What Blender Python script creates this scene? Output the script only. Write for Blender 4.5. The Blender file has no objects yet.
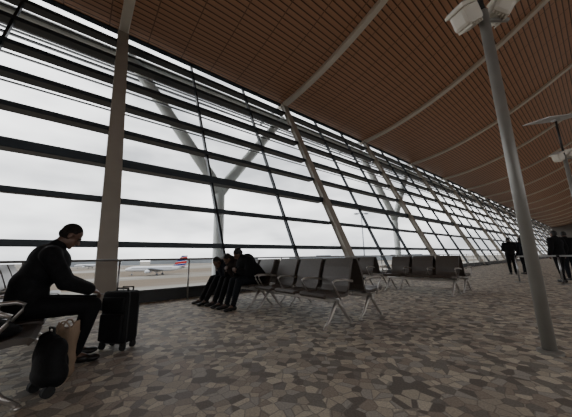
import bpy, bmesh, math, random
from mathutils import Vector, Matrix
random.seed(4)
C = bpy.context.scene.collection
V = Vector
PI = math.pi
sc = bpy.context.scene
sc.view_settings.view_transform = 'AgX'
sc.view_settings.look = 'None'

# ------------------------------------------------------------------ materials
def nodes(name):
    m = bpy.data.materials.new(name); m.use_nodes = True
    nt = m.node_tree; nt.nodes.clear()
    out = nt.nodes.new('ShaderNodeOutputMaterial')
    return m, nt, out
def mat(name, col, rough=.6, metal=0, var=.12, scale=8, bump=0.0, spec=.5, emit=0):
    m, nt, out = nodes(name)
    b = nt.nodes.new('ShaderNodeBsdfPrincipled')
    tc = nt.nodes.new('ShaderNodeTexCoord'); n = nt.nodes.new('ShaderNodeTexNoise')
    n.inputs['Scale'].default_value = scale; n.inputs['Detail'].default_value = 4
    nt.links.new(tc.outputs['Object'], n.inputs['Vector'])
    r = nt.nodes.new('ShaderNodeValToRGB')
    r.color_ramp.elements[0].position = .3; r.color_ramp.elements[1].position = .7
    r.color_ramp.elements[0].color = [c*(1-var) for c in col]+[1]
    r.color_ramp.elements[1].color = [min(1, c*(1+var)) for c in col]+[1]
    nt.links.new(n.outputs['Fac'], r.inputs['Fac']); nt.links.new(r.outputs['Color'], b.inputs['Base Color'])
    b.inputs['Roughness'].default_value = rough; b.inputs['Metallic'].default_value = metal
    b.inputs['Specular IOR Level'].default_value = spec
    if bump:
        bp = nt.nodes.new('ShaderNodeBump'); bp.inputs['Strength'].default_value = bump; bp.inputs['Distance'].default_value = .01
        nt.links.new(n.outputs['Fac'], bp.inputs['Height']); nt.links.new(bp.outputs['Normal'], b.inputs['Normal'])
    nt.links.new(b.outputs[0], out.inputs[0])
    return m

M = {}
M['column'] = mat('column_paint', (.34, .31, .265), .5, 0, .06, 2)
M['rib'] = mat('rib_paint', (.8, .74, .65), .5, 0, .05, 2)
M['fin'] = mat('dark_aluminium', (.018, .025, .032), .45, .3, .15, 3)
M['whitesteel'] = mat('pale_exterior_steel', (.62, .65, .63), .5, 0, .05, 2)
M['kerb'] = mat('kerb_dark', (.02, .02, .02), .5)
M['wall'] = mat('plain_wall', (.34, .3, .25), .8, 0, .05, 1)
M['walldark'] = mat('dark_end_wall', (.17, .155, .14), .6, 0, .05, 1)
M['steel'] = mat('brushed_steel', (.35, .35, .35), .3, .9, .06, 20)
M['alu'] = mat('cast_aluminium', (.52, .49, .46), .3, .75, .06, 20)
M['shell'] = mat('seat_leatherette', (.075, .06, .05), .4, 0, .1, 30, .1, .45)
M['pole'] = mat('pole_paint', (.3, .29, .265), .4, .2, .05, 6)
M['lamp'] = mat('lamp_housing', (.72, .67, .58), .5, 0, .05, 6)
M['lens'] = mat('lamp_glass', (.5, .5, .48), .1, 0, .05, 6)
M['reflector'] = mat('reflector_panel', (.6, .6, .6), .5, 0, .05, 3)
M['skin'] = mat('skin', (.13, .072, .05), .5, 0, .08, 20)
M['eye'] = mat('eye', (.05, .04, .035), .2)
M['hair'] = mat('hair_dark', (.008, .007, .006), .6, 0, .3, 60, .6)
M['hairgrey'] = mat('hair_greying', (.02, .017, .015), .8, 0, .4, 60, .8, .15)
M['black'] = mat('black_cloth', (.006, .006, .007), .8, 0, .25, 25, .3, .2)
M['charcoal'] = mat('charcoal_cloth', (.009, .009, .01), .85, 0, .25, 25, .3, .2)
M['navy'] = mat('navy_cloth', (.01, .012, .018), .8, 0, .25, 25, .3, .2)
M['brownc'] = mat('brown_cloth', (.018, .012, .01), .8, 0, .25, 25, .3, .2)
M['denim'] = mat('dark_denim', (.01, .012, .016), .8, 0, .25, 35, .3, .2)
M['shoe'] = mat('shoe_leather', (.01, .009, .008), .4)
M['case'] = mat('suitcase_fabric', (.006, .006, .007), .7, 0, .3, 60, .3, .25)
M['trim'] = mat('grey_piping', (.025, .025, .027), .5)
M['rubber'] = mat('rubber', (.01, .01, .01), .7)
M['paper'] = mat('beige_canvas', (.33, .235, .16), .85, 0, .12, 12, .4)
M['planew'] = mat('aircraft_white', (.5, .51, .53), .4, 0, .02, .2)
M['planeg'] = mat('aircraft_grey', (.2, .22, .25), .4, 0, .03, .2)
M['planed'] = mat('aircraft_windows', (.06, .07, .09), .3)
M['far'] = mat('far_building', (.17, .185, .2), .9, 0, .1, .02)
M['belt'] = mat('belt_tape', (.4, .4, .4), .9, 0, .1, 8, 0, .1)

def glass(name, tint):
    m, nt, out = nodes(name)
    t = nt.nodes.new('ShaderNodeBsdfTransparent'); t.inputs[0].default_value = tint
    g = nt.nodes.new('ShaderNodeBsdfGlossy'); g.inputs['Roughness'].default_value = .02
    f = nt.nodes.new('ShaderNodeFresnel'); f.inputs[0].default_value = 1.25
    mx = nt.nodes.new('ShaderNodeMixShader')
    nt.links.new(f.outputs[0], mx.inputs[0]); nt.links.new(t.outputs[0], mx.inputs[1]); nt.links.new(g.outputs[0], mx.inputs[2])
    nt.links.new(mx.outputs[0], out.inputs[0]); return m
M['glass'] = glass('clear_glass', (.93, .945, .95, 1))
M['glass2'] = glass('light_dimming_glass', (.66, .66, .66, 1))  # grey tint added to weaken fill light from the unseen right-hand windows

def carpet():
    m, nt, out = nodes('mosaic_carpet')
    L = nt.links.new
    b = nt.nodes.new('ShaderNodeBsdfPrincipled'); b.inputs['Roughness'].default_value = .65
    b.inputs['Specular IOR Level'].default_value = .4
    tc = nt.nodes.new('ShaderNodeTexCoord')
    def vor(feature, scale):
        v = nt.nodes.new('ShaderNodeTexVoronoi'); v.feature = feature; v.inputs['Scale'].default_value = scale
        L(tc.outputs['Object'], v.inputs['Vector']); return v
    v1 = vor('F1', 11.0); e1 = vor('DISTANCE_TO_EDGE', 11.0)
    sep = nt.nodes.new('ShaderNodeSeparateColor'); L(v1.outputs['Color'], sep.inputs[0])
    r = nt.nodes.new('ShaderNodeValToRGB'); r.color_ramp.interpolation = 'CONSTANT'
    cols = [(.55, .495, .40), (.31, .285, .245), (.76, .70, .57), (.45, .38, .31), (.54, .51, .45), (.23, .205, .175), (.65, .585, .47)]
    els = r.color_ramp.elements
    els[0].color = cols[0]+(1,); els[0].position = 0
    els[1].color = cols[1]+(1,); els[1].position = 1/7
    for i in range(2, 7):
        e = els.new(i/7); e.color = cols[i]+(1,)
    L(sep.outputs[0], r.inputs[0])
    er = nt.nodes.new('ShaderNodeMapRange'); er.inputs['From Min'].default_value = .025; er.inputs['From Max'].default_value = .05
    er.inputs['To Min'].default_value = .6; er.inputs['To Max'].default_value = 0
    L(e1.outputs['Distance'], er.inputs['Value'])
    mu = nt.nodes.new('ShaderNodeMixRGB'); mu.inputs[2].default_value = (.24, .21, .18, 1)
    L(er.outputs[0], mu.inputs[0]); L(r.outputs[0], mu.inputs[1])
    n = nt.nodes.new('ShaderNodeTexNoise'); n.inputs['Scale'].default_value = 80; n.inputs['Detail'].default_value = 3
    L(tc.outputs['Object'], n.inputs['Vector'])
    nr = nt.nodes.new('ShaderNodeValToRGB'); nr.color_ramp.elements[0].color = (.78, .78, .78, 1); nr.color_ramp.elements[1].color = (1.15, 1.15, 1.15, 1)
    nr.color_ramp.elements[0].position = .3; nr.color_ramp.elements[1].position = .7
    L(n.outputs['Fac'], nr.inputs[0])
    m2 = nt.nodes.new('ShaderNodeMixRGB'); m2.blend_type = 'MULTIPLY'; m2.inputs[0].default_value = 1
    L(mu.outputs[0], m2.inputs[1]); L(nr.outputs[0], m2.inputs[2])
    L(m2.outputs[0], b.inputs['Base Color'])
    bp = nt.nodes.new('ShaderNodeBump'); bp.inputs['Strength'].default_value = .3; bp.inputs['Distance'].default_value = .005
    L(n.outputs['Fac'], bp.inputs['Height']); L(bp.outputs[0], b.inputs['Normal'])
    L(b.outputs[0], out.inputs[0]); return m
M['carpet'] = carpet()

def slats():
    m, nt, out = nodes('brown_slat_ceiling')
    L = nt.links.new
    b = nt.nodes.new('ShaderNodeBsdfPrincipled'); b.inputs['Roughness'].default_value = .38
    tc = nt.nodes.new('ShaderNodeTexCoord'); s = nt.nodes.new('ShaderNodeSeparateXYZ'); L(tc.outputs['Object'], s.inputs[0])
    def math_(op, a, v=None):
        q = nt.nodes.new('ShaderNodeMath'); q.operation = op
        L(a, q.inputs[0])
        if v is not None: q.inputs[1].default_value = v
        return q.outputs[0]
    fx = math_('FRACT', math_('MULTIPLY', s.outputs['X'], 1/.24))
    r = nt.nodes.new('ShaderNodeValToRGB'); r.color_ramp.interpolation = 'LINEAR'
    e = r.color_ramp.elements
    e[0].position = 0; e[0].color = (.08, .038, .023, 1)
    e[1].position = 1; e[1].color = (.08, .038, .023, 1)
    for p, c in ((.15, (.10, .047, .029)), (.22, (.52, .275, .165)), (.94, (.58, .31, .185))):
        q = e.new(p); q.color = c+(1,)
    L(fx, r.inputs[0])
    fy = math_('FRACT', math_('MULTIPLY', s.outputs['Y'], 1/1.5))
    lt = math_('GREATER_THAN', fy, .03)
    mm = nt.nodes.new('ShaderNodeMixRGB'); mm.inputs[1].default_value = (.22, .11, .07, 1)
    L(lt, mm.inputs[0]); L(r.outputs[0], mm.inputs[2])
    L(mm.outputs[0], b.inputs['Base Color'])
    L(b.outputs[0], out.inputs[0]); return m
M['slats'] = slats()

def apron():
    m, nt, out = nodes('airfield_ground')
    L = nt.links.new
    b = nt.nodes.new('ShaderNodeBsdfPrincipled'); b.inputs['Roughness'].default_value = .95; b.inputs['Specular IOR Level'].default_value = .1
    tc = nt.nodes.new('ShaderNodeTexCoord'); mp = nt.nodes.new('ShaderNodeMapping')
    mp.inputs['Rotation'].default_value = (0, 0, .6)
    mp.inputs['Scale'].default_value = (.014, .003, 1); L(tc.outputs['Object'], mp.inputs[0])
    n = nt.nodes.new('ShaderNodeTexNoise'); n.inputs['Scale'].default_value = 1.5; n.inputs['Detail'].default_value = 5
    L(mp.outputs[0], n.inputs['Vector'])
    r = nt.nodes.new('ShaderNodeValToRGB'); e = r.color_ramp.elements
    e[0].position = .42; e[0].color = (.12, .095, .07, 1); e[1].position = .5; e[1].color = (.165, .155, .135, 1)
    q = e.new(.6); q.color = (.24, .225, .2, 1)
    L(n.outputs['Fac'], r.inputs[0]); L(r.outputs[0], b.inputs['Base Color']); L(b.outputs[0], out.inputs[0]); return m
M['apron'] = apron()

def stripes():
    m, nt, out = nodes('tail_stripes')
    L = nt.links.new
    b = nt.nodes.new('ShaderNodeBsdfPrincipled'); b.inputs['Roughness'].default_value = .6; b.inputs['Specular IOR Level'].default_value = .1
    tc = nt.nodes.new('ShaderNodeTexCoord'); s = nt.nodes.new('ShaderNodeSeparateXYZ'); L(tc.outputs['Object'], s.inputs[0])
    a = nt.nodes.new('ShaderNodeMath'); a.operation = 'MULTIPLY_ADD'; L(s.outputs['Z'], a.inputs[0]); a.inputs[1].default_value = 1/2.6
    c = nt.nodes.new('ShaderNodeMath'); c.operation = 'MULTIPLY'; L(s.outputs['X'], c.inputs[0]); c.inputs[1].default_value = .04
    L(c.outputs[0], a.inputs[2])
    f = nt.nodes.new('ShaderNodeMath'); f.operation = 'FRACT'; L(a.outputs[0], f.inputs[0])
    r = nt.nodes.new('ShaderNodeValToRGB'); r.color_ramp.interpolation = 'CONSTANT'; e = r.color_ramp.elements
    e[0].position = 0; e[0].color = (.34, .002, .004, 1); e[1].position = .45; e[1].color = (.5, .5, .52, 1)
    q = e.new(.56); q.color = (.004, .016, .15, 1); q = e.new(.92); q.color = (.5, .5, .52, 1)
    L(f.outputs[0], r.inputs[0]); L(r.outputs[0], b.inputs['Base Color']); L(b.outputs[0], out.inputs[0]); return m
M['stripes'] = stripes()

# ------------------------------------------------------------------ helpers
def obj(name, bm, m, parent=None, smooth=False, loc=None):
    me = bpy.data.meshes.new(name)
    bmesh.ops.recalc_face_normals(bm, faces=bm.faces)
    bm.to_mesh(me); bm.free()
    if smooth:
        for p in me.polygons: p.use_smooth = True
    o = bpy.data.objects.new(name, me); C.objects.link(o)
    me.materials.append(m)
    if parent: o.parent = parent
    if loc: o.location = loc
    return o
def thing(name, label, cat, loc=(0, 0, 0), rotz=0, group=None):
    o = bpy.data.objects.new(name, None); C.objects.link(o)
    o.empty_display_size = .2
    o.location = loc; o.rotation_euler = (0, 0, rotz); o['label'] = label; o['category'] = cat
    if group: o['group'] = group
    return o
def struct(o): o['kind'] = 'structure'; return o
def dup(root, loc, rotz=None, name=None, label=None):
    r = root.copy(); C.objects.link(r); r.location = loc
    if rotz is not None: r.rotation_euler = (0, 0, rotz)
    if label: r['label'] = label
    if name: r.name = name
    for ch in list(root.children):
        c = ch.copy(); C.objects.link(c); c.parent = r
        for g in ch.children:
            d = g.copy(); C.objects.link(d); d.parent = c
    return r
def box(bm, c, s, R=None, bevel=0):
    mtx = Matrix.Translation(V(c)) @ ((R.to_4x4()) if R else Matrix.Identity(4)) @ Matrix.Diagonal((s[0], s[1], s[2], 1))
    r = bmesh.ops.create_cube(bm, size=1, matrix=mtx)
    if bevel:
        es = list({e for v in r['verts'] for e in v.link_edges})
        bmesh.ops.bevel(bm, geom=es, offset=bevel, segments=2, affect='EDGES', profile=.6)
def frame_from(d):
    d = d.normalized(); a = V((0, 0, 1)) if abs(d.z) < .95 else V((1, 0, 0))
    x = a.cross(d).normalized(); y = d.cross(x)
    return x, y
def tube(bm, pts, rs, seg=10, caps=True, flat=1.0):
    pts = [V(p) for p in pts]
    if not isinstance(rs, (list, tuple)): rs = [rs]*len(pts)
    rings = []
    for i, p in enumerate(pts):
        if i == 0: d = pts[1]-p
        elif i == len(pts)-1: d = p-pts[i-1]
        else: d = (pts[i+1]-p).normalized()+(p-pts[i-1]).normalized()
        x, y = frame_from(d)
        rings.append([bm.verts.new(p+x*math.cos(2*PI*k/seg)*rs[i]+y*math.sin(2*PI*k/seg)*rs[i]*flat) for k in range(seg)])
    for a, b in zip(rings, rings[1:]):
        for k in range(seg):
            bm.faces.new((a[k], a[(k+1) % seg], b[(k+1) % seg], b[k]))
    if caps:
        bm.faces.new(rings[0][::-1]); bm.faces.new(rings[-1])
def lathe(bm, prof, c=(0, 0, 0), seg=24):
    rings = [[bm.verts.new((c[0]+r*math.cos(2*PI*k/seg), c[1]+r*math.sin(2*PI*k/seg), c[2]+z)) for k in range(seg)] for r, z in prof]
    for a, b in zip(rings, rings[1:]):
        for k in range(seg): bm.faces.new((a[k], a[(k+1) % seg], b[(k+1) % seg], b[k]))
    bm.faces.new(rings[0][::-1]); bm.faces.new(rings[-1])
def sweep_x(bm, prof, x0, x1, th, taper=None, bevel=0):
    n = len(prof); nrm = []
    for i in range(n):
        a = V(prof[max(0, i-1)]); b = V(prof[min(n-1, i+1)]); d = (b-a).normalized(); nrm.append(V((-d.y, d.x)))
    tp = taper or [0]*n
    loop = [(V(p)+nrm[i]*th/2, tp[i]) for i, p in enumerate(prof)]+[(V(prof[i])-nrm[i]*th/2, tp[i]) for i in range(n-1, -1, -1)]
    A = [bm.verts.new((x0+t, p.x, p.y)) for p, t in loop]; B = [bm.verts.new((x1-t, p.x, p.y)) for p, t in loop]
    m = len(loop)
    for i in range(m): bm.faces.new((A[i], A[(i+1) % m], B[(i+1) % m], B[i]))
    for S, fl in ((A, 1), (B, 0)):
        for i in range(n-1):
            q = (S[i], S[i+1], S[m-2-i], S[m-1-i]); bm.faces.new(q if fl else q[::-1])
    if bevel:
        es = [e for e in bm.edges if len(e.link_faces) == 2 and e.calc_face_angle(0) > .9]
        bmesh.ops.bevel(bm, geom=es, offset=bevel, segments=2, affect='EDGES')

class Blob:
    def __init__(s): s.bm = bmesh.new()
    def ell(s, c, r, R=None):
        mt = Matrix.Translation(V(c)) @ (R.to_4x4() if R else Matrix.Identity(4)) @ Matrix.Diagonal((r[0], r[1], r[2], 1))
        bmesh.ops.create_icosphere(s.bm, subdivisions=3, radius=1, matrix=mt)
    def cap(s, p0, r0, p1, r1):
        p0 = V(p0); p1 = V(p1)
        s.ell(p0, (r0,)*3); s.ell(p1, (r1,)*3)
        tube(s.bm, [p0, p1], [r0, r1], 16)
    def done(s, name, voxel, m, parent, smooth=4):
        bmesh.ops.recalc_face_normals(s.bm, faces=s.bm.faces)
        me = bpy.data.meshes.new('tmp'); s.bm.to_mesh(me); s.bm.free()
        t = bpy.data.objects.new('tmp', me); C.objects.link(t)
        md = t.modifiers.new('r', 'REMESH'); md.mode = 'VOXEL'; md.voxel_size = voxel
        sm = t.modifiers.new('s', 'SMOOTH'); sm.iterations = smooth; sm.factor = .5
        dg = bpy.context.evaluated_depsgraph_get(); ev = t.evaluated_get(dg)
        me2 = bpy.data.meshes.new_from_object(ev); me2.name = name
        bpy.data.objects.remove(t)
        for p in me2.polygons: p.use_smooth = True
        me2.materials.clear(); me2.materials.append(m)
        o = bpy.data.objects.new(name, me2); C.objects.link(o); o.parent = parent
        return o

# ------------------------------------------------------------------ camera
H = .95; YAW = math.radians(50.9); PIT = math.radians(11.0); ROLL = math.radians(1.1)
F = V((-math.sin(YAW)*math.cos(PIT), math.cos(YAW)*math.cos(PIT), math.sin(PIT)))
R0 = V((math.cos(YAW), math.sin(YAW), 0)); U0 = R0.cross(F)
Rr = R0*math.cos(ROLL)-U0*math.sin(ROLL); Uu = R0*math.sin(ROLL)+U0*math.cos(ROLL)
cam = bpy.data.cameras.new('camera'); co = bpy.data.objects.new('camera', cam); C.objects.link(co)
cam.sensor_width = 36; cam.lens = 254/572*36; cam.clip_end = 5000; cam.clip_start = .05
co.matrix_world = Matrix.Translation((0, 0, H)) @ Matrix((Rr, Uu, -F)).transposed().to_4x4()
sc.camera = co

# ------------------------------------------------------------------ world
w = bpy.data.worlds.new('overcast'); sc.world = w; w.use_nodes = True
nt = w.node_tree; nt.nodes.clear()
wo = nt.nodes.new('ShaderNodeOutputWorld'); bg = nt.nodes.new('ShaderNodeBackground')
tc = nt.nodes.new('ShaderNodeTexCoord'); mp = nt.nodes.new('ShaderNodeMapping'); mp.inputs['Scale'].default_value = (1, 1, 3)
n = nt.nodes.new('ShaderNodeTexNoise'); n.inputs['Scale'].default_value = 2.0; n.inputs['Detail'].default_value = 4
r = nt.nodes.new('ShaderNodeValToRGB'); r.color_ramp.elements[0].position = .38; r.color_ramp.elements[1].position = .64
r.color_ramp.elements[0].color = (.36, .37, .39, 1); r.color_ramp.elements[1].color = (1, 1, 1, 1)
nt.links.new(tc.outputs['Generated'], mp.inputs[0]); nt.links.new(mp.outputs[0], n.inputs[0]); nt.links.new(n.outputs['Fac'], r.inputs[0]); nt.links.new(r.outputs[0], bg.inputs[0])
bg.inputs[1].default_value = 3.5
nt.links.new(bg.outputs[0], wo.inputs[0])

# ------------------------------------------------------------------ hall
XB = -6.97; K = .46; ZT = 10.95; Y0 = .54; BAY = 9.05; NB = 17
YS, YE = Y0-2*BAY, Y0+(NB-1)*BAY
XC = 5.0; XR = 2*XC-XB
def zc(x):
    if x > XC: x = 2*XC-x
    s = x+11.98; u = max(0, s-12); q = min(s, 12)
    return 10.95+.02*q+.024*q*q+.596*u-.0596*u*u
bm = bmesh.new(); box(bm, (XC, (YS+YE)/2, -.2), (XR-XB+.7, YE-YS, .4)); struct(obj('floor', bm, M['carpet']))
bm = bmesh.new()
NX = 64; XL = -12.2
xs = [XL+(2*XC-2*XL)*i/NX for i in range(NX+1)]
lo = [(bm.verts.new((x, YS, zc(x))), bm.verts.new((x, YE, zc(x)))) for x in xs]
hi = [(bm.verts.new((x, YS, zc(x)+.5)), bm.verts.new((x, YE, zc(x)+.5))) for x in xs]
for i in range(NX):
    bm.faces.new((lo[i][0], lo[i+1][0], lo[i+1][1], lo[i][1])); bm.faces.new((hi[i][0], hi[i][1], hi[i+1][1], hi[i+1][0]))
    bm.faces.new((lo[i][0], hi[i][0], hi[i+1][0], lo[i+1][0])); bm.faces.new((lo[i][1], lo[i+1][1], hi[i+1][1], hi[i][1]))
bm.faces.new((lo[0][0], lo[0][1], hi[0][1], hi[0][0])); bm.faces.new((lo[NX][0], hi[NX][0], hi[NX][1], lo[NX][1]))
struct(obj('ceiling', bm, M['slats']))
def endwall(name, y, m):
    bm = bmesh.new()
    p = [(XB, 0), (XR, 0)]+[(x, zc(x)) for x in xs[::-1]]
    a = [bm.verts.new((x, y-.15, z)) for x, z in p]; b = [bm.verts.new((x, y+.15, z)) for x, z in p]
    bm.faces.new(a); bm.faces.new(b[::-1])
    for i in range(len(p)): bm.faces.new((a[i], a[(i+1) % len(p)], b[(i+1) % len(p)], b[i]))
    struct(obj(name, bm, m))
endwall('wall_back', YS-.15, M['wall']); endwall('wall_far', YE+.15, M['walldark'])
bm = bmesh.new(); box(bm, (XB-.02, (YS+YE)/2, .13), (.3, YE-YS, .26)); struct(obj('baseboard_left', bm, M['kerb']))
bm = bmesh.new(); box(bm, (XR+.02, (YS+YE)/2, .13), (.3, YE-YS, .26)); struct(obj('baseboard_right', bm, M['kerb']))
bm = bmesh.new(); box(bm, (XB-.4, (YS+YE)/2, -4.2), (.3, YE-YS, 8)); struct(obj('wall_left', bm, M['far']))

sn = V((-K, 0, 1)).normalized(); nn = V((1, 0, K)).normalized(); yy = V((0, 1, 0))
RS = Matrix((yy, sn, nn)).transposed()
def onf(y, z, off=0): return V((XB-K*z, y, z))+nn*off
ordn = ['first', 'second', 'third', 'fourth', 'fifth', 'sixth', 'seventh', 'eighth', 'ninth', 'tenth', 'eleventh', 'twelfth', 'thirteenth', 'fourteenth', 'fifteenth', 'sixteenth']
TZ = [1.36, 2.58, 3.82, 5.07, 6.33, 7.6, 8.87, 10.1]
def make_bay():
    root = bpy.data.objects.new('window_1', None); C.objects.link(root); struct(root)
    root.location = (XB, 0, 0)
    def L(p): return V(p)-V((XB, 0, 0))
    bm = bmesh.new()
    a = [L(onf(y, z, -.02)) for y, z in ((.15, .2), (BAY-.15, .2), (BAY-.15, ZT+.1), (.15, ZT+.1))]
    bm.faces.new([bm.verts.new(p) for p in a]); obj('pane', bm, M['glass'], root)
    for i, z in enumerate(TZ):
        bm = bmesh.new(); th = .25 if i in (2,) else .15
        c = L(onf(BAY/2, z)); dep = .4 if i > 1 else .2
        box(bm, c+V((-.08, 0, 0)), (dep, BAY-.3, th), bevel=.015)
        obj('transom', bm, M['fin'], root)
        if i > 3:
            bm = bmesh.new(); box(bm, c+V((-.55, 0, -.02)), (.2, BAY-.05, .04), Matrix.Rotation(.35, 3, 'Y'))
            obj('outer_louvre', bm, M['fin'], root)
    for k in (1, 2):
        bm = bmesh.new(); y = BAY*k/3
        mid = L(onf(y, (ZT+.2)/2, -.03)); ln = (ZT-.2)/sn.z
        box(bm, mid, (.075, ln, .14), RS)
        obj('mullion', bm, M['fin'], root)
    bm = bmesh.new(); box(bm, L(onf(BAY/2, ZT-.02, 0)), (BAY-.3, .12, .2), RS); obj('head_rail', bm, M['fin'], root)
    return root
bay0 = make_bay(); nwin = 1
for i in range(-2, NB-1):
    y = Y0+i*BAY
    if i == -2: bay0.location = (XB, y, 0)
    else: nwin += 1; dup(bay0, (XB, y, 0), name='window_%d' % nwin)
pane2 = [c for c in bay0.children if c.name.startswith('pane')][0].data.copy(); pane2.materials[0] = M['glass2']
for i in range(-2, NB-1):
    nwin += 1; q = dup(bay0, (XR, Y0+(i+1)*BAY, 0), PI, name='window_%d' % nwin)
    for c in q.children:
        if c.name.startswith('pane'): c.data = pane2
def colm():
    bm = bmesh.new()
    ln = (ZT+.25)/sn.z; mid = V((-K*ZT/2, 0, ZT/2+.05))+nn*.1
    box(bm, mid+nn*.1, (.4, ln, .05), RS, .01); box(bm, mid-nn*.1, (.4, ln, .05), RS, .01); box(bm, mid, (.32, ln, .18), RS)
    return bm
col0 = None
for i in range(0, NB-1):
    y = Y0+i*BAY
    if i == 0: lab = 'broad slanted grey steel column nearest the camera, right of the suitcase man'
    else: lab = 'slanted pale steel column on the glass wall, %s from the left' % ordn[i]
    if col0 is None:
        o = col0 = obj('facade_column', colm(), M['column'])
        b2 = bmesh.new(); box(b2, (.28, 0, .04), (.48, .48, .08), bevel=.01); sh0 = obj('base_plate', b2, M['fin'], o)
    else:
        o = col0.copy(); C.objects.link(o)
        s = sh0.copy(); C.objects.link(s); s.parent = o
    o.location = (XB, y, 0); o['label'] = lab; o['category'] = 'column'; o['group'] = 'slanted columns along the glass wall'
rib0 = None
for i in range(-1, NB-1):
    if rib0 is None:
        bm = bmesh.new(); rr = []
        for x in xs:
            z = zc(x); rr.append([bm.verts.new((x, dy, z+dz)) for dy, dz in ((-.18, .02), (-.18, -.16), (-.14, -.2), (.14, -.2), (.18, -.16), (.18, .02))])
        for a, b in zip(rr, rr[1:]):
            for k in range(6): bm.faces.new((a[k], a[(k+1) % 6], b[(k+1) % 6], b[k]))
        bm.faces.new(rr[0]); bm.faces.new(rr[-1][::-1])
        rib0 = obj('trim_1', bm, M['rib'], smooth=False); o = rib0
    else:
        o = rib0.copy(); C.objects.link(o); o.name = 'trim_%d' % (i+2)
    struct(o); o.location = (0, Y0+i*BAY, 0)

# handrail along the glass
hr = thing('handrail', 'long thin steel handrail on posts running along the foot of the glass wall', 'railing', (-6.55, -4, 0))
LH = 64.0
bm = bmesh.new(); tube(bm, [(0, 0, .97), (0, LH, .97)], .024, 10); obj('top_rail', bm, M['steel'], hr, True)
bm = bmesh.new(); tube(bm, [(0, 0, .3), (0, LH, .3)], .012, 8); obj('lower_rail', bm, M['steel'], hr, True)
p0 = None
for k in range(44):
    y = .72+4+(k-3)*1.46
    if y < 0 or y > LH: continue
    if p0 is None:
        bm = bmesh.new(); tube(bm, [(0, 0, 0), (0, 0, .97)], .02, 8); lathe(bm, [(.05, 0), (.05, .012), (.02, .015)], seg=12)
        p0 = obj('post', bm, M['steel'], hr, True); p0.location = (0, y, 0)
    else:
        q = p0.copy(); C.objects.link(q); q.parent = hr; q.location = (0, y, 0)

# ------------------------------------------------------------------ outside
GZ = -8
bm = bmesh.new(); box(bm, (-600, 400, GZ-.5), (4800, 5000, 1)); struct(obj('ground_airfield', bm, M['apron']))
def ytree(loc, label):
    t = thing('roof_support', label, 'steel support', loc, 0, 'branching roof supports outside')
    bm = bmesh.new(); tube(bm, [(0, 0, GZ), (0, 0, 4.7)], .26, 16); obj('trunk', bm, M['whitesteel'], t, True)
    for s in (-1, 1):
        bm = bmesh.new(); tube(bm, [(0, s*.05, 4.4), (0, s*.5, 5.1), (-.35, s*4.5, 10.3)], [.28, .28, .26], 14); obj('branch', bm, M['whitesteel'], t, True)
    return t
ytree((-12.1, Y0+BAY/2+.35, 0), 'pale Y shaped steel support outside the first glass bay right of the broad column')
ytree((-12.1, Y0+BAY*2.5, 0), 'pale Y shaped steel support outside the third glass bay')
bm = bmesh.new(); tube(bm, [(-12.45, YS, 10.2), (-12.45, YE, 10.2)], .18, 12); o = obj('eave_beam', bm, M['whitesteel'], None, True); o['label'] = 'long pale round steel beam under the roof edge outside the glass'; o['category'] = 'beam'
t = bpy.data.objects.new('trim_20', None); C.objects.link(t); struct(t)
for x, z in ((-13.0, 10.75), (-13.5, 10.7), (-14.0, 10.65), (-14.5, 10.6)):
    bm = bmesh.new(); box(bm, (x, (YS+YE)/2, z), (.24, YE-YS, .07), Matrix.Rotation(.3, 3, 'Y')); obj('blade', bm, M['fin'], t)
for i in range(-1, NB-1):
    bm = bmesh.new(); box(bm, (-13.35, Y0+i*BAY, 10.9), (2.5, .12, .16), Matrix.Rotation(-.08, 3, 'Y')); obj('bracket', bm, M['whitesteel'], t)

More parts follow.
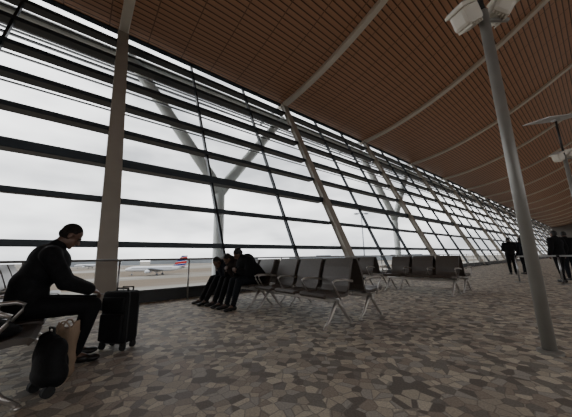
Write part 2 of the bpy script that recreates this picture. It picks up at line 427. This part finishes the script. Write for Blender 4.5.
def plane(loc, rz, label):
    t = thing('airliner', label, 'airplane', loc, rz, 'airliners parked on the airfield')
    bm = bmesh.new()
    prof = [(-18.5, .25, 4.7), (-15, .9, 4.4), (-11, 1.4, 4.1), (-7, 1.65, 3.9), (14, 1.65, 3.9), (17, 1.45, 3.8), (19, 1.0, 3.6), (20.2, .55, 3.45), (20.6, .12, 3.4)]
    seg = 20; rings = [[bm.verts.new((x, r*math.cos(2*PI*k/seg), z+r*math.sin(2*PI*k/seg))) for k in range(seg)] for x, r, z in prof]
    for a, b in zip(rings, rings[1:]):
        for k in range(seg): bm.faces.new((a[k], a[(k+1) % seg], b[(k+1) % seg], b[k]))
    bm.faces.new(rings[0]); bm.faces.new(rings[-1])
    fu = obj('fuselage', bm, M['planew'], t, True)
    for s in (-1, 1):
        bm = bmesh.new(); box(bm, (3, s*1.6, 4.35), (25, .12, .3)); obj('window_line', bm, M['planed'], fu)
        def foil(pts, th, name, m, par=t):
            bm = bmesh.new(); a = [bm.verts.new(V(p)+th) for p in pts]; b = [bm.verts.new(V(p)-th) for p in pts]
            bm.faces.new(a); bm.faces.new(b[::-1])
            for i in range(len(pts)): bm.faces.new((a[i], a[(i+1) % len(pts)], b[(i+1) % len(pts)], b[i]))
            return obj(name, bm, m, par)
        foil([(4, s*1.3, 3.1), (-2.5, s*17, 4.6), (-4, s*17, 4.6), (-4, s*1.3, 3.1)], V((0, 0, .2)), 'wing', M['planeg'])
        foil([(-13.5, s*.6, 4.8), (-17, s*6, 5.2), (-18.3, s*6, 5.2), (-17.3, s*.6, 4.8)], V((0, 0, .12)), 'tailplane', M['planeg'])
        bm = bmesh.new(); tube(bm, [(4.6, s*5.7, 2.3), (3.6, s*5.7, 2.3), (1, s*5.7, 2.4)], [1.0, 1.1, .6], 16); obj('engine', bm, M['planew'], t, True)
        bm = bmesh.new(); tube(bm, [(-1.5, s*3.6, .9), (-1.5, s*3.6, 3.3)], .18, 8); tube(bm, [(-1.5, s*3.2, .6), (-1.5, s*4, .6)], .6, 14); obj('main_gear', bm, M['planed'], t)
    foil([(-9.5, 0, 5.3), (-14.8, 0, 11.6), (-18.4, 0, 11.6), (-17.4, 0, 4.9)], V((0, .2, 0)), 'tail_fin', M['stripes'])
    bm = bmesh.new(); tube(bm, [(16, 0, .5), (16, 0, 2.6)], .12, 8); tube(bm, [(16, -.3, .42), (16, .3, .42)], .42, 14); obj('nose_gear', bm, M['planed'], t)
    bm = bmesh.new(); box(bm, (18.6, 0, 4.3), (.9, 1.4, .5), bevel=.1); obj('cockpit_window', bm, M['planed'], t)
    return t
rzp = math.atan2(-.776, -.631)
p1 = plane((-178, 40, GZ), rzp, 'white airliner with red and blue striped tail parked outside, seen beyond the glass')
dup(p1, (-440, 14, GZ), rzp, label='tiny distant airliner on the airfield between the sitting man and the broad column')
def mast(loc, label):
    t = thing('apron_mast', label, 'light mast', loc, 0)
    bm = bmesh.new(); tube(bm, [(0, 0, 0), (0, 0, 19.2)], [.22, .1], 10); obj('pole', bm, M['planeg'], t, True)
    bm = bmesh.new(); tube(bm, [(-.9, -1.1, 19.1), (.9, 1.1, 19.1)], .08, 8); obj('crossarm', bm, M['planeg'], t)
    for s in (-1, 1):
        bm = bmesh.new(); box(bm, (s*.75, s*.92, 19.0), (.7, .9, .3), bevel=.05); obj('lamp_head', bm, M['planeg'], t)
    return t
mast((-35.3, 51.9, GZ), 'tall thin apron light mast with two lamp heads outside the second window bay')
for i, (a, d, ww, hh, lab) in enumerate([(88, 620, 160, 9, 'low pale hangar on the horizon at the far left'), (68, 700, 260, 10, 'long low pale building on the horizon behind the airliner'), (45, 650, 120, 12, 'pale block on the horizon between the second and third columns'), (30, 600, 200, 10, 'long low hangar on the horizon behind the seats')]):
    an = math.radians(a); c = V((-math.sin(an)*d, math.cos(an)*d, GZ))
    t = thing('airport_building', lab, 'building', c, an, 'buildings on the horizon')
    bm = bmesh.new(); box(bm, (0, 0, hh/2), (ww, 30, hh)); obj('walls', bm, M['far'], t)
    bm = bmesh.new(); box(bm, (ww*.2, 0, hh+1), (ww*.3, 20, 2)); obj('roof_block', bm, M['planeg'], t)

# ------------------------------------------------------------------ benches
SW = .62
def make_bench(label, xr, y, rz, n=3):
    Lx = n*SW
    t = thing('beam_bench', label, 'bench', (xr-Lx/2, y, 0), rz, 'rows of beam seating')
    bm = bmesh.new(); box(bm, (0, -.02, .335), (Lx-.06, .09, .06), bevel=.01); obj('beam', bm, M['alu'], t)
    for i in range(n):
        x = -Lx/2+SW*(i+.5)
        bm = bmesh.new()
        sweep_x(bm, [(-.2, .425), (-.1, .405), (.05, .41), (.2, .435), (.27, .43), (.29, .41)], x-.265, x+.265, .045, [0, 0, 0, 0, .01, .025], bevel=.012)
        obj('seat', bm, M['shell'], t, False)
        bm = bmesh.new()
        sweep_x(bm, [(-.19, .44), (-.235, .52), (-.26, .65), (-.31, .8), (-.35, .89), (-.365, .925)], x-.265, x+.265, .034, [.015, .004, 0, 0, .002, .012], bevel=.01)
        obj('backrest', bm, M['shell'], t, False)
        bm = bmesh.new(); box(bm, (x, -.12, .375), (.07, .26, .03)); obj('bracket', bm, M['alu'], t)
    for i in range(n+1):
        x = -Lx/2+SW*i
        bm = bmesh.new()
        tube(bm, [(x, -.26, .6), (x, -.1, .625), (x, .12, .63), (x, .17, .61), (x, .16, .56), (x, .02, .36)], [.016, .018, .018, .016, .013, .013], 8)
        obj('armrest', bm, M['alu'], t, True)
    for x in (-Lx/2+.1, Lx/2-.1):
        bm = bmesh.new()
        for s in (-1, 1):
            tube(bm, [(x, -.02+s*.02, .33), (x, -.02+s*.09, .24), (x, -.02+s*.2, .09), (x, -.02+s*.28, .025)], [.03, .026, .021, .018], 8)
            lathe(bm, [(.026, 0), (.028, .015), (.016, .03)], (x, -.02+s*.28, 0), 12)
        obj('leg', bm, M['alu'], t, True)
    return t
make_bench('nearest empty row of three dark seats with metal arms, right of the hunched people', -2.4, 2.92, PI)
make_bench('three seats by the window on which the hunched people sit', -4.38, 2.92, PI, 3)
make_bench('three seats facing away, back to back with the nearest empty row', -2.4, 3.76, 0)
make_bench('pair of seats facing away, behind the hunched people', -4.4, 3.76, 0, 2)
make_bench('further empty row of three seats facing the camera side', -2.3, 7.15, PI)
make_bench('further pair of empty seats facing the camera side, nearer the window', -4.7, 7.15, PI, 2)
make_bench('three seats facing away in the deepest double row', -2.3, 7.99, 0)
make_bench('pair of seats facing away in the deepest double row, nearer the window', -4.7, 7.99, 0, 2)
YM = -.47
make_bench('row of seats at the left edge on which the man with the suitcase sits', -2.5, YM, 0)
make_bench('empty seats behind the sitting man at the left edge, nearer the window', -4.5, YM, 0, 3)

# ------------------------------------------------------------------ lamp posts
def lamppost(loc, label, hz=3.95):
    t = thing('uplight_post', label, 'lamp post', loc, math.radians(51), 'uplight posts')
    bm = bmesh.new(); tube(bm, [(0, 0, 0), (0, 0, hz)], .056, 24); obj('pole', bm, M['pole'], t, True)
    bm = bmesh.new(); lathe(bm, [(.1, 0), (.1, .02), (.07, .03)]); obj('base_collar', bm, M['pole'], t, False)
    bm = bmesh.new(); tube(bm, [(0, 0, hz-.05), (0, 0, 5.62)], .03, 12); obj('mast_rod', bm, M['kerb'], t, True)
    bm = bmesh.new(); tube(bm, [(-.3, 0, hz-.12), (.3, 0, hz-.12)], .026, 10); obj('crossarm', bm, M['pole'], t, True)
    for s in (-1, 1):
        R = Matrix.Rotation(s*.5, 3, 'Y') @ Matrix.Rotation(.25, 3, 'X')
        bm = bmesh.new(); c = V((s*.22, 0, hz-.02+.05*s))
        box(bm, c, (.23, .24, .24), R, .05); box(bm, c+R @ V((0, 0, .12)), (.27, .29, .05), R, .015)
        for k in range(5): box(bm, c+R @ V((-.08+.04*k, 0, -.12)), (.012, .2, .05), R)
        hd = obj('floodlight', bm, M['lamp'], t)
        bm = bmesh.new(); box(bm, c+R @ V((0, 0, .15)), (.23, .25, .012), R); obj('lens', bm, M['lens'], hd)
    bm = bmesh.new()
    R = Matrix.Rotation(-.12, 3, 'Y') @ Matrix.Rotation(.2, 3, 'X')
    box(bm, (0, 0, 5.62), (1.5, .95, .03), R, .01); box(bm, (0, 0, 5.57), (.16, .16, .09), R)
    obj('reflector', bm, M['reflector'], t, False)
    return t
lamppost((-.49, 3.66, 0), 'tall grey steel uplight post nearest the camera, with pale floodlights at its top')
lamppost((-.36, 12.7, 0), 'further uplight post at the right edge with a thin flat reflector panel', 4.25)

# ------------------------------------------------------------------ luggage
def suitcase(loc, rz, label):
    t = thing('suitcase', label, 'suitcase', loc, rz)
    bm = bmesh.new(); box(bm, (0, 0, .34), (.34, .2, .54), bevel=.045); obj('body', bm, M['case'], t, True)
    bm = bmesh.new(); box(bm, (0, -.11, .24), (.28, .05, .28), bevel=.02); obj('front_pocket', bm, M['case'], t, True)
    bm = bmesh.new(); box(bm, (0, -.105, .48), (.28, .045, .15), bevel=.018); obj('top_pocket', bm, M['case'], t, True)
    for y in (-.07, .07):
        bm = bmesh.new(); P = []
        for k in range(33):
            a = 2*PI*k/32; cx = math.cos(a); cz = math.sin(a)
            P.append((.17*max(-1, min(1, cx*1.35)), y, .34+.27*max(-1, min(1, cz*1.35))))
        tube(bm, P, .006, 6, caps=False); obj('piping', bm, M['trim'], t)
    bm = bmesh.new(); tube(bm, [(-.08, 0, .605), (-.07, 0, .64), (.07, 0, .64), (.08, 0, .605)], .012, 8); obj('top_handle', bm, M['rubber'], t, True)
    bm = bmesh.new(); tube(bm, [(-.07, .08, .59), (-.07, .08, .65), (.07, .08, .65), (.07, .08, .59)], .01, 8); obj('pull_handle', bm, M['trim'], t, True)
    for x in (-.13, .13):
        for y in (-.07, .07):
            bm = bmesh.new(); tube(bm, [(x-.015, y, .035), (x+.015, y, .035)], .034, 14); box(bm, (x, y, .06), (.035, .05, .04)); obj('wheel', bm, M['rubber'], t)
    return t
suitcase((-3.58, .45, 0), math.radians(40), 'upright black fabric suitcase standing in front of the sitting man')
def trolley(loc, rz):
    t = thing('trolley_backpack', 'slumped black wheeled bag on the floor at the bottom left corner', 'bag', loc, rz)
    b = Blob(); b.ell((0, 0, .19), (.16, .085, .155)); b.ell((-.03, .0, .3), (.13, .075, .11)); b.ell((.0, 0, .13), (.165, .09, .085)); b.ell((-.08, .0, .37), (.06, .055, .05)); b.ell((.06, .01, .29), (.08, .065, .1))
    b.ell((.1, .02, .14), (.07, .06, .09)); b.ell((-.09, .0, .25), (.08, .07, .12))
    b.done('body', .011, M['case'], t)
    b = Blob(); b.ell((0, .06, .18), (.1, .05, .1)); b.done('front_pocket', .01, M['case'], t)
    bm = bmesh.new(); tube(bm, [(-.07, 0, .4), (-.065, 0, .45), (.0, 0, .45), (.01, 0, .39)], .01, 8); obj('grab_handle', bm, M['rubber'], t, True)
    for x in (-.1, .1):
        bm = bmesh.new(); tube(bm, [(x-.018, -.03, .04), (x+.018, -.03, .04)], .04, 14); obj('wheel', bm, M['rubber'], t)
trolley((-2.77, -.08, 0), math.radians(25))
def tote(loc, rz):
    t = thing('tote_bag', 'soft beige cloth tote bag between the sitting man and the black wheeled bag', 'bag', loc, rz)
    bm = bmesh.new()
    prof = [(.055, .04, 0), (.08, .06, .04), (.09, .065, .14), (.08, .05, .25), (.085, .045, .33), (.065, .03, .42)]
    seg = 28; rings = []
    for j, (a, b_, z) in enumerate(prof):
        ring = []
        for k in range(seg):
            an = 2*PI*k/seg; c_, s_ = math.cos(an), math.sin(an)
            q = .012*math.sin(4*an+z*17)+.006*math.sin(7*an-z*30)
            ring.append(bm.verts.new(((a+q)*math.copysign(abs(c_)**.85, c_)+.03*z, (b_+q)*math.copysign(abs(s_)**.85, s_), z+.03*math.sin(an*2+1)*(z > .3))))
        rings.append(ring)
    for a, b_ in zip(rings, rings[1:]):
        for k in range(seg): bm.faces.new((a[k], a[(k+1) % seg], b_[(k+1) % seg], b_[k]))
    bm.faces.new(rings[0][::-1])
    obj('body', bm, M['paper'], t, True)
    for y in (-.03, .03):
        bm = bmesh.new(); tube(bm, [(-.04, y, .36), (-.035, y, .42), (-.015, y*1.3, .45), (.015, y*1.3, .45), (.04, y, .41), (.045, y, .36)], .006, 8); obj('handle', bm, M['paper'], t, True)
tote((-3.03, -.01, 0), math.radians(62))
t = thing('folded_jacket', 'crumpled black jacket lying on the seat beside the sitting man', 'jacket', (-2.8, YM-.0, .44))
b = Blob(); b.ell((0, 0, .06), (.2, .16, .06)); b.ell((.06, .1, .04), (.13, .12, .045)); b.ell((-.04, -.04, .09), (.12, .1, .07))
b.done('cloth', .012, M['black'], t)

# ------------------------------------------------------------------ people
def hand(b, wr, d, nrm, thumb, k=1.0):
    wr = V(wr); d = V(d).normalized(); nrm = V(nrm); nrm = (nrm-d*nrm.dot(d)).normalized(); sd = d.cross(nrm).normalized()
    if sd.dot(V(thumb)) < 0: sd = -sd
    R = Matrix((sd, d, nrm)).transposed()
    b.ell(wr+d*.045*k, (.04*k, .052*k, .017*k), R)
    for i, ln in enumerate((.068, .078, .072, .055)):
        p = wr+d*.085*k+sd*(.03-.02*i)*k
        q = p+(d*.85+nrm*.5).normalized()*ln*.5*k
        e = q+(d*.35+nrm*.95).normalized()*ln*.5*k
        b.cap(p, .0095*k, q, .0085*k); b.cap(q, .0085*k, e, .0072*k)
    p = wr+d*.025*k+sd*.034*k; q = p+(d*.7+sd*.65+nrm*.2).normalized()*.04*k; e = q+(d*.9+sd*.15+nrm*.35).normalized()*.032*k
    b.cap(p, .013*k, q, .011*k); b.cap(q, .011*k, e, .009*k)

def person(label, loc, rz, P, top, legs, hairm, voxel=.012, long_hair=False, hood=False, group=None, puff=.012, hump=0, collar=False):
    t = thing('person', label, 'person', loc, rz, group)
    pel, wa, ch, nk, hd = [V(P[k]) for k in ('pel', 'waist', 'chest', 'neck', 'head')]
    hf = V(P['hf']).normalized(); hs = V(P.get('hs', (1, 0, 0))); hs = (hs-hf*hs.dot(hf)).normalized(); hu = hs.cross(hf).normalized()
    HR = Matrix((hs, hf, hu)).transposed()
    def h(x, y, z): return hd+HR @ V((x, y, z))
    w = P.get('w', 1.0)
    def torso(b, e):
        def el(p, q):
            up = (q-p).normalized(); sx = V((1, 0, 0)); sx = (sx-up*sx.dot(up)).normalized(); return Matrix((sx, up.cross(sx), up)).transposed()
        R1 = el(pel, wa); R2 = el(wa, ch); R3 = el(ch, nk)
        b.ell(pel, (.165*w+e, .12*w+e, .12+e), R1)
        b.ell((pel+wa)/2, (.155*w+e, .118*w+e, .13+e), R1)
        b.ell(wa, (.15*w+e, .115*w+e, .13+e), R2)
        b.ell((wa+ch)/2, (.16*w+e, .12*w+e, .13+e), R2)
        b.ell(ch, (.175*w+e, .125*w+e, .14+e), R3)
        for s in 'LR': b.cap(nk*.75+ch*.25, .062+e, P['sh'+s], .06+e)
    def arms(b, e, cut=1.0):
        for s in 'LR':
            sh, elb, wr = V(P['sh'+s]), V(P['el'+s]), V(P['wr'+s])
            b.cap(sh, .056+e, elb, .043+e); b.cap(elb, .043+e, elb.lerp(wr, cut), .03*cut+.043*(1-cut)+e)
    def legsf(b, e, cut=1.0):
        for s in 'LR':
            hp, kn, an = V(P['hip'+s]), V(P['kn'+s]), V(P['an'+s])
            b.cap(hp, .088+e, kn, .06+e)
            mid = kn.lerp(an, .35); b.cap(kn, .058+e, mid, .054+e); b.cap(mid, .054+e, kn.lerp(an, cut), .038+e)
    b = Blob(); torso(b, -.006); arms(b, -.006); legsf(b, -.006)
    b.cap(nk, .058, h(0, -.02, -.05), .054)
    b.ell(h(0, -.014, .028), (.074, .094, .088), HR); b.ell(h(0, .03, -.045), (.056, .06, .07), HR); b.ell(h(0, .068, -.098), (.024, .02, .02), HR)
    b.cap(h(0, .088, .0), .008, h(0, .108, -.034), .013); b.ell(h(0, .078, .02), (.046, .014, .012), HR)
    b.ell(h(0, .084, -.062), (.023, .011, .011), HR)
    for s in (-1, 1): b.ell(h(s*.077, -.004, -.008), (.01, .021, .031), HR)
    for s in 'LR':
        hand(b, P['wr'+s], P['hd'+s], P['hn'+s], P['ht'+s])
        an, to = V(P['an'+s]), V(P['toe'+s]); b.cap(an, .034, an.lerp(to, .6)-V((0, 0, .03)), .03)
    b.done('body', voxel*.75, M['skin'], t, 3)
    for s in (-1, 1):
        bm = bmesh.new(); bmesh.ops.create_icosphere(bm, subdivisions=2, radius=.011, matrix=Matrix.Translation(h(s*.03, .079, .002))); obj('eye', bm, M['eye'], t, True)
    e = puff
    b = Blob(); torso(b, e); arms(b, e, .93); b.cap(nk-(nk-ch)*.1, .066+e*.5, nk+(h(0, -.02, -.05)-nk)*.35, .062+e*.5)
    if hump:
        bk = (wa+ch)/2*.4+(ch*.7+nk*.3)*.6
        b.ell(bk+V((0, -.03, .01)), (.15*w+e, .11+hump, .17+hump))
    if hood: b.ell(nk+HR @ V((0, -.07, -.0)), (.1, .07, .07), HR)
    if collar:
        b.ell(nk+V((0, -.01, .02)), (.08, .075, .035))
        for s in 'LR':
            q = V(P['el'+s]); b.ell(q+V((0, 0, -.01)), (.062, .066, .066))
    b.done('jacket', voxel, top, t, 3)
    b = Blob(); legsf(b, .014 if not collar else .018, .96); b.ell(pel, (.17*w, .125*w, .11)); b.done('trousers', voxel, legs, t, 3)
    for s in 'LR':
        b = Blob(); an, to = V(P['an'+s]), V(P['toe'+s]); d = (to-an); d.z = 0; d.normalize()
        g = V((an.x, an.y, 0))
        R = Matrix((V((d.y, -d.x, 0)), d, V((0, 0, 1)))).transposed()
        b.ell(g-d*.03+V((0, 0, .045)), (.04, .055, .045), R); b.ell(g+d*.06+V((0, 0, .04)), (.042, .08, .04), R); b.ell(g+d*.14+V((0, 0, .032)), (.047, .07, .032), R)
        b.cap(g+V((0, 0, .05)), .04, an+V((0, 0, .01)), .042)
        b.done('shoe', voxel*.8, M['shoe'], t, 2)
    b = Blob(); b.ell(h(0, -.024, .036), (.079, .092, .09), HR); b.ell(h(0, -.038, -.01), (.077, .074, .06), HR)
    if long_hair: b.ell(h(0, -.08, -.09), (.075, .05, .12), HR)
    b.done('hair', voxel*.6, hairm, t, 1)
    return t

def seated(lean_y, chz, hdp, hf, arm='knee', lat=0.0, knee=(.12, .5, .52), ank=(.13, .46, .09), w=1.0):
    hd = V(hdp); pel = V((0, 0, .575)); ch = V((lat*.5, lean_y, chz)); wa = pel.lerp(ch, .5)+V((0, -.05, .0))
    hf = V(hf).normalized(); hu = V((1, 0, 0)).cross(hf)
    base = hd-hu*.12-hf*.05
    nk = ch.lerp(base, .6)
    P = dict(pel=pel, waist=wa, chest=ch, neck=nk, head=hd, hf=hf, w=w)
    for s, q in (('R', 1), ('L', -1)):
        sh = ch.lerp(nk, .55)+V((q*.18*w, .0, 0)); P['sh'+s] = sh
        P['hip'+s] = V((q*.09, .04, .545)); P['kn'+s] = V((q*knee[0], knee[1], knee[2])); P['an'+s] = V((q*ank[0], ank[1], ank[2]))
        P['toe'+s] = P['an'+s]+V((q*.03, .2, -.05))
        if arm == 'knee': wr = V((q*.11, knee[1]-.13, knee[2]+.115))
        elif arm == 'case': wr = V((q*.1, knee[1]-.03, knee[2]+.15))
        else: wr = V((q*.05+lat*.5, knee[1]-.08, knee[2]+.2))
        d = wr-sh; L1, L2 = .285, .255; D = d.length
        if D > .53: wr = sh+d*(.53/D); D = .53; d = wr-sh
        a = (L1*L1-L2*L2+D*D)/(2*D); hgt = math.sqrt(max(0, L1*L1-a*a))
        out = V((q*.75, -.5, -.6)); out = (out-d.normalized()*out.dot(d.normalized())).normalized()
        P['el'+s] = sh+d.normalized()*a+out*hgt; P['wr'+s] = wr
        dd = (wr-P['el'+s]).normalized()
        P['hd'+s] = (dd+V((0, .3, -.25))); P['hn'+s] = (-q*.2, -.1, -1) if arm != 'phone' else (-q*.8, -.2, .3); P['ht'+s] = (-q, 0, .3)
    return P
P = seated(.13, .95, (.0, .26, 1.215), (0, .8, -.6), arm='case', ank=(.12, .4, .09), w=1.08)
person('man in dark clothes sitting bent forward beside the black suitcase at the left', (-3.45, -.33, 0), 0, P, M['charcoal'], M['black'], M['hairgrey'], .0105, puff=.026, hump=.015, collar=True)
P = seated(.24, .84, (.2, .36, 1.05), (.4, .7, -.7), arm='phone', lat=.22, w=1.1, ank=(.13, .62, .09))
person('person in black hunched on the seats, nearest of the three to the empty row', (-4.66, 2.98, 0), PI, P, M['black'], M['denim'], M['hair'], .013, hood=True, puff=.04, hump=.05)
P = seated(.28, .79, (.04, .43, .95), (.1, .6, -.8), arm='phone', lat=.03, ank=(.13, .66, .09), w=1.1)
person('long haired person in brown jacket huddled in the middle of the seated three', (-5.14, 2.98, 0), PI, P, M['brownc'], M['black'], M['hair'], .013, long_hair=True, puff=.04, hump=.05)
P = seated(.31, .77, (-.1, .5, .88), (-.2, .6, -.8), arm='phone', lat=-.1, ank=(.13, .74, .09), w=1.1)
person('person in navy bent lowest with legs stretched out at the window end', (-5.62, 2.96, 0), PI, P, M['navy'], M['charcoal'], M['hair'], .013, puff=.04, hump=.05)

def standing(k=1.0, look=0.0, step=.06, phone=False):
    P = dict(pel=V((0, 0, .94)), waist=V((0, .01, 1.09)), chest=V((0, .0, 1.27)), neck=V((0, -.01, 1.43)), head=V((0, .03, 1.57)), hf=V((math.sin(look), math.cos(look), -.12 if not phone else -.5)), hs=(math.cos(look), -math.sin(look), 0))
    for s, q in (('R', 1), ('L', -1)):
        P['sh'+s] = V((q*.18, -.01, 1.38)); P['hip'+s] = V((q*.085, 0, .9)); P['kn'+s] = V((q*.1, q*step*.5+.02, .49)); P['an'+s] = V((q*.1, q*step, .09)); P['toe'+s] = P['an'+s]+V((q*.03, .2, -.05))
        if phone:
            P['el'+s] = V((q*.23, .04, 1.12)); P['wr'+s] = V((q*.08, .25, 1.16)); P['hd'+s] = (-q*.4, .8, .3); P['hn'+s] = (-q*.7, -.2, .5)
        else:
            P['el'+s] = V((q*.24, -.04, 1.11)); P['wr'+s] = V((q*.25, .04, .87)); P['hd'+s] = (0, .1, -1); P['hn'+s] = (-q, 0, 0)
        P['ht'+s] = (0, 1, 0) if not phone else (0, 0, 1)
    return P
person('standing person in black at the far end, left of the far pair', (-2.8, 15.7, 0), math.radians(20), standing(phone=True), M['black'], M['black'], M['hair'], .016, puff=.03)
person('standing person in navy with long hair at the far end, right of the far pair', (-2.45, 16.2, 0), math.radians(60), standing(look=.3, step=.14), M['navy'], M['charcoal'], M['hair'], .016, long_hair=True, puff=.03)
person('tall standing person in dark coat near the right edge behind the belt barrier', (-1.0, 12.5, 0), math.radians(50), standing(look=-.2, step=.12), M['charcoal'], M['black'], M['hair'], .016, puff=.03)
person('person in black at the very right edge, looking down at their hands', (-.84, 13.45, 0), math.radians(20), standing(phone=True), M['black'], M['denim'], M['hair'], .016, puff=.03)

# ------------------------------------------------------------------ belt barrier
def stan(loc, rz, ln, label):
    t = thing('barrier_post', label, 'barrier post', loc, rz, 'belt barrier posts')
    bm = bmesh.new(); lathe(bm, [(.15, 0), (.15, .015), (.04, .04)], seg=20); obj('base', bm, M['steel'], t)
    bm = bmesh.new(); tube(bm, [(0, 0, .02), (0, 0, .84)], .022, 12); obj('post', bm, M['steel'], t, True)
    bm = bmesh.new(); lathe(bm, [(.026, .81), (.03, .82), (.03, .88), (.024, .89)], seg=16); obj('head', bm, M['rubber'], t)
    if ln:
        bm = bmesh.new(); box(bm, (ln/2, 0, .85), (ln-.07, .004, .05)); obj('belt', bm, M['belt'], t)
    return t
stan((-1.95, 11.6, 0), 0, 1.0, 'steel belt barrier post furthest left of the three')
stan((-.95, 11.6, 0), 0, 1.0, 'middle steel belt barrier post of the three')
stan((.05, 11.6, 0), 0, 0, 'steel belt barrier post nearest the right edge')
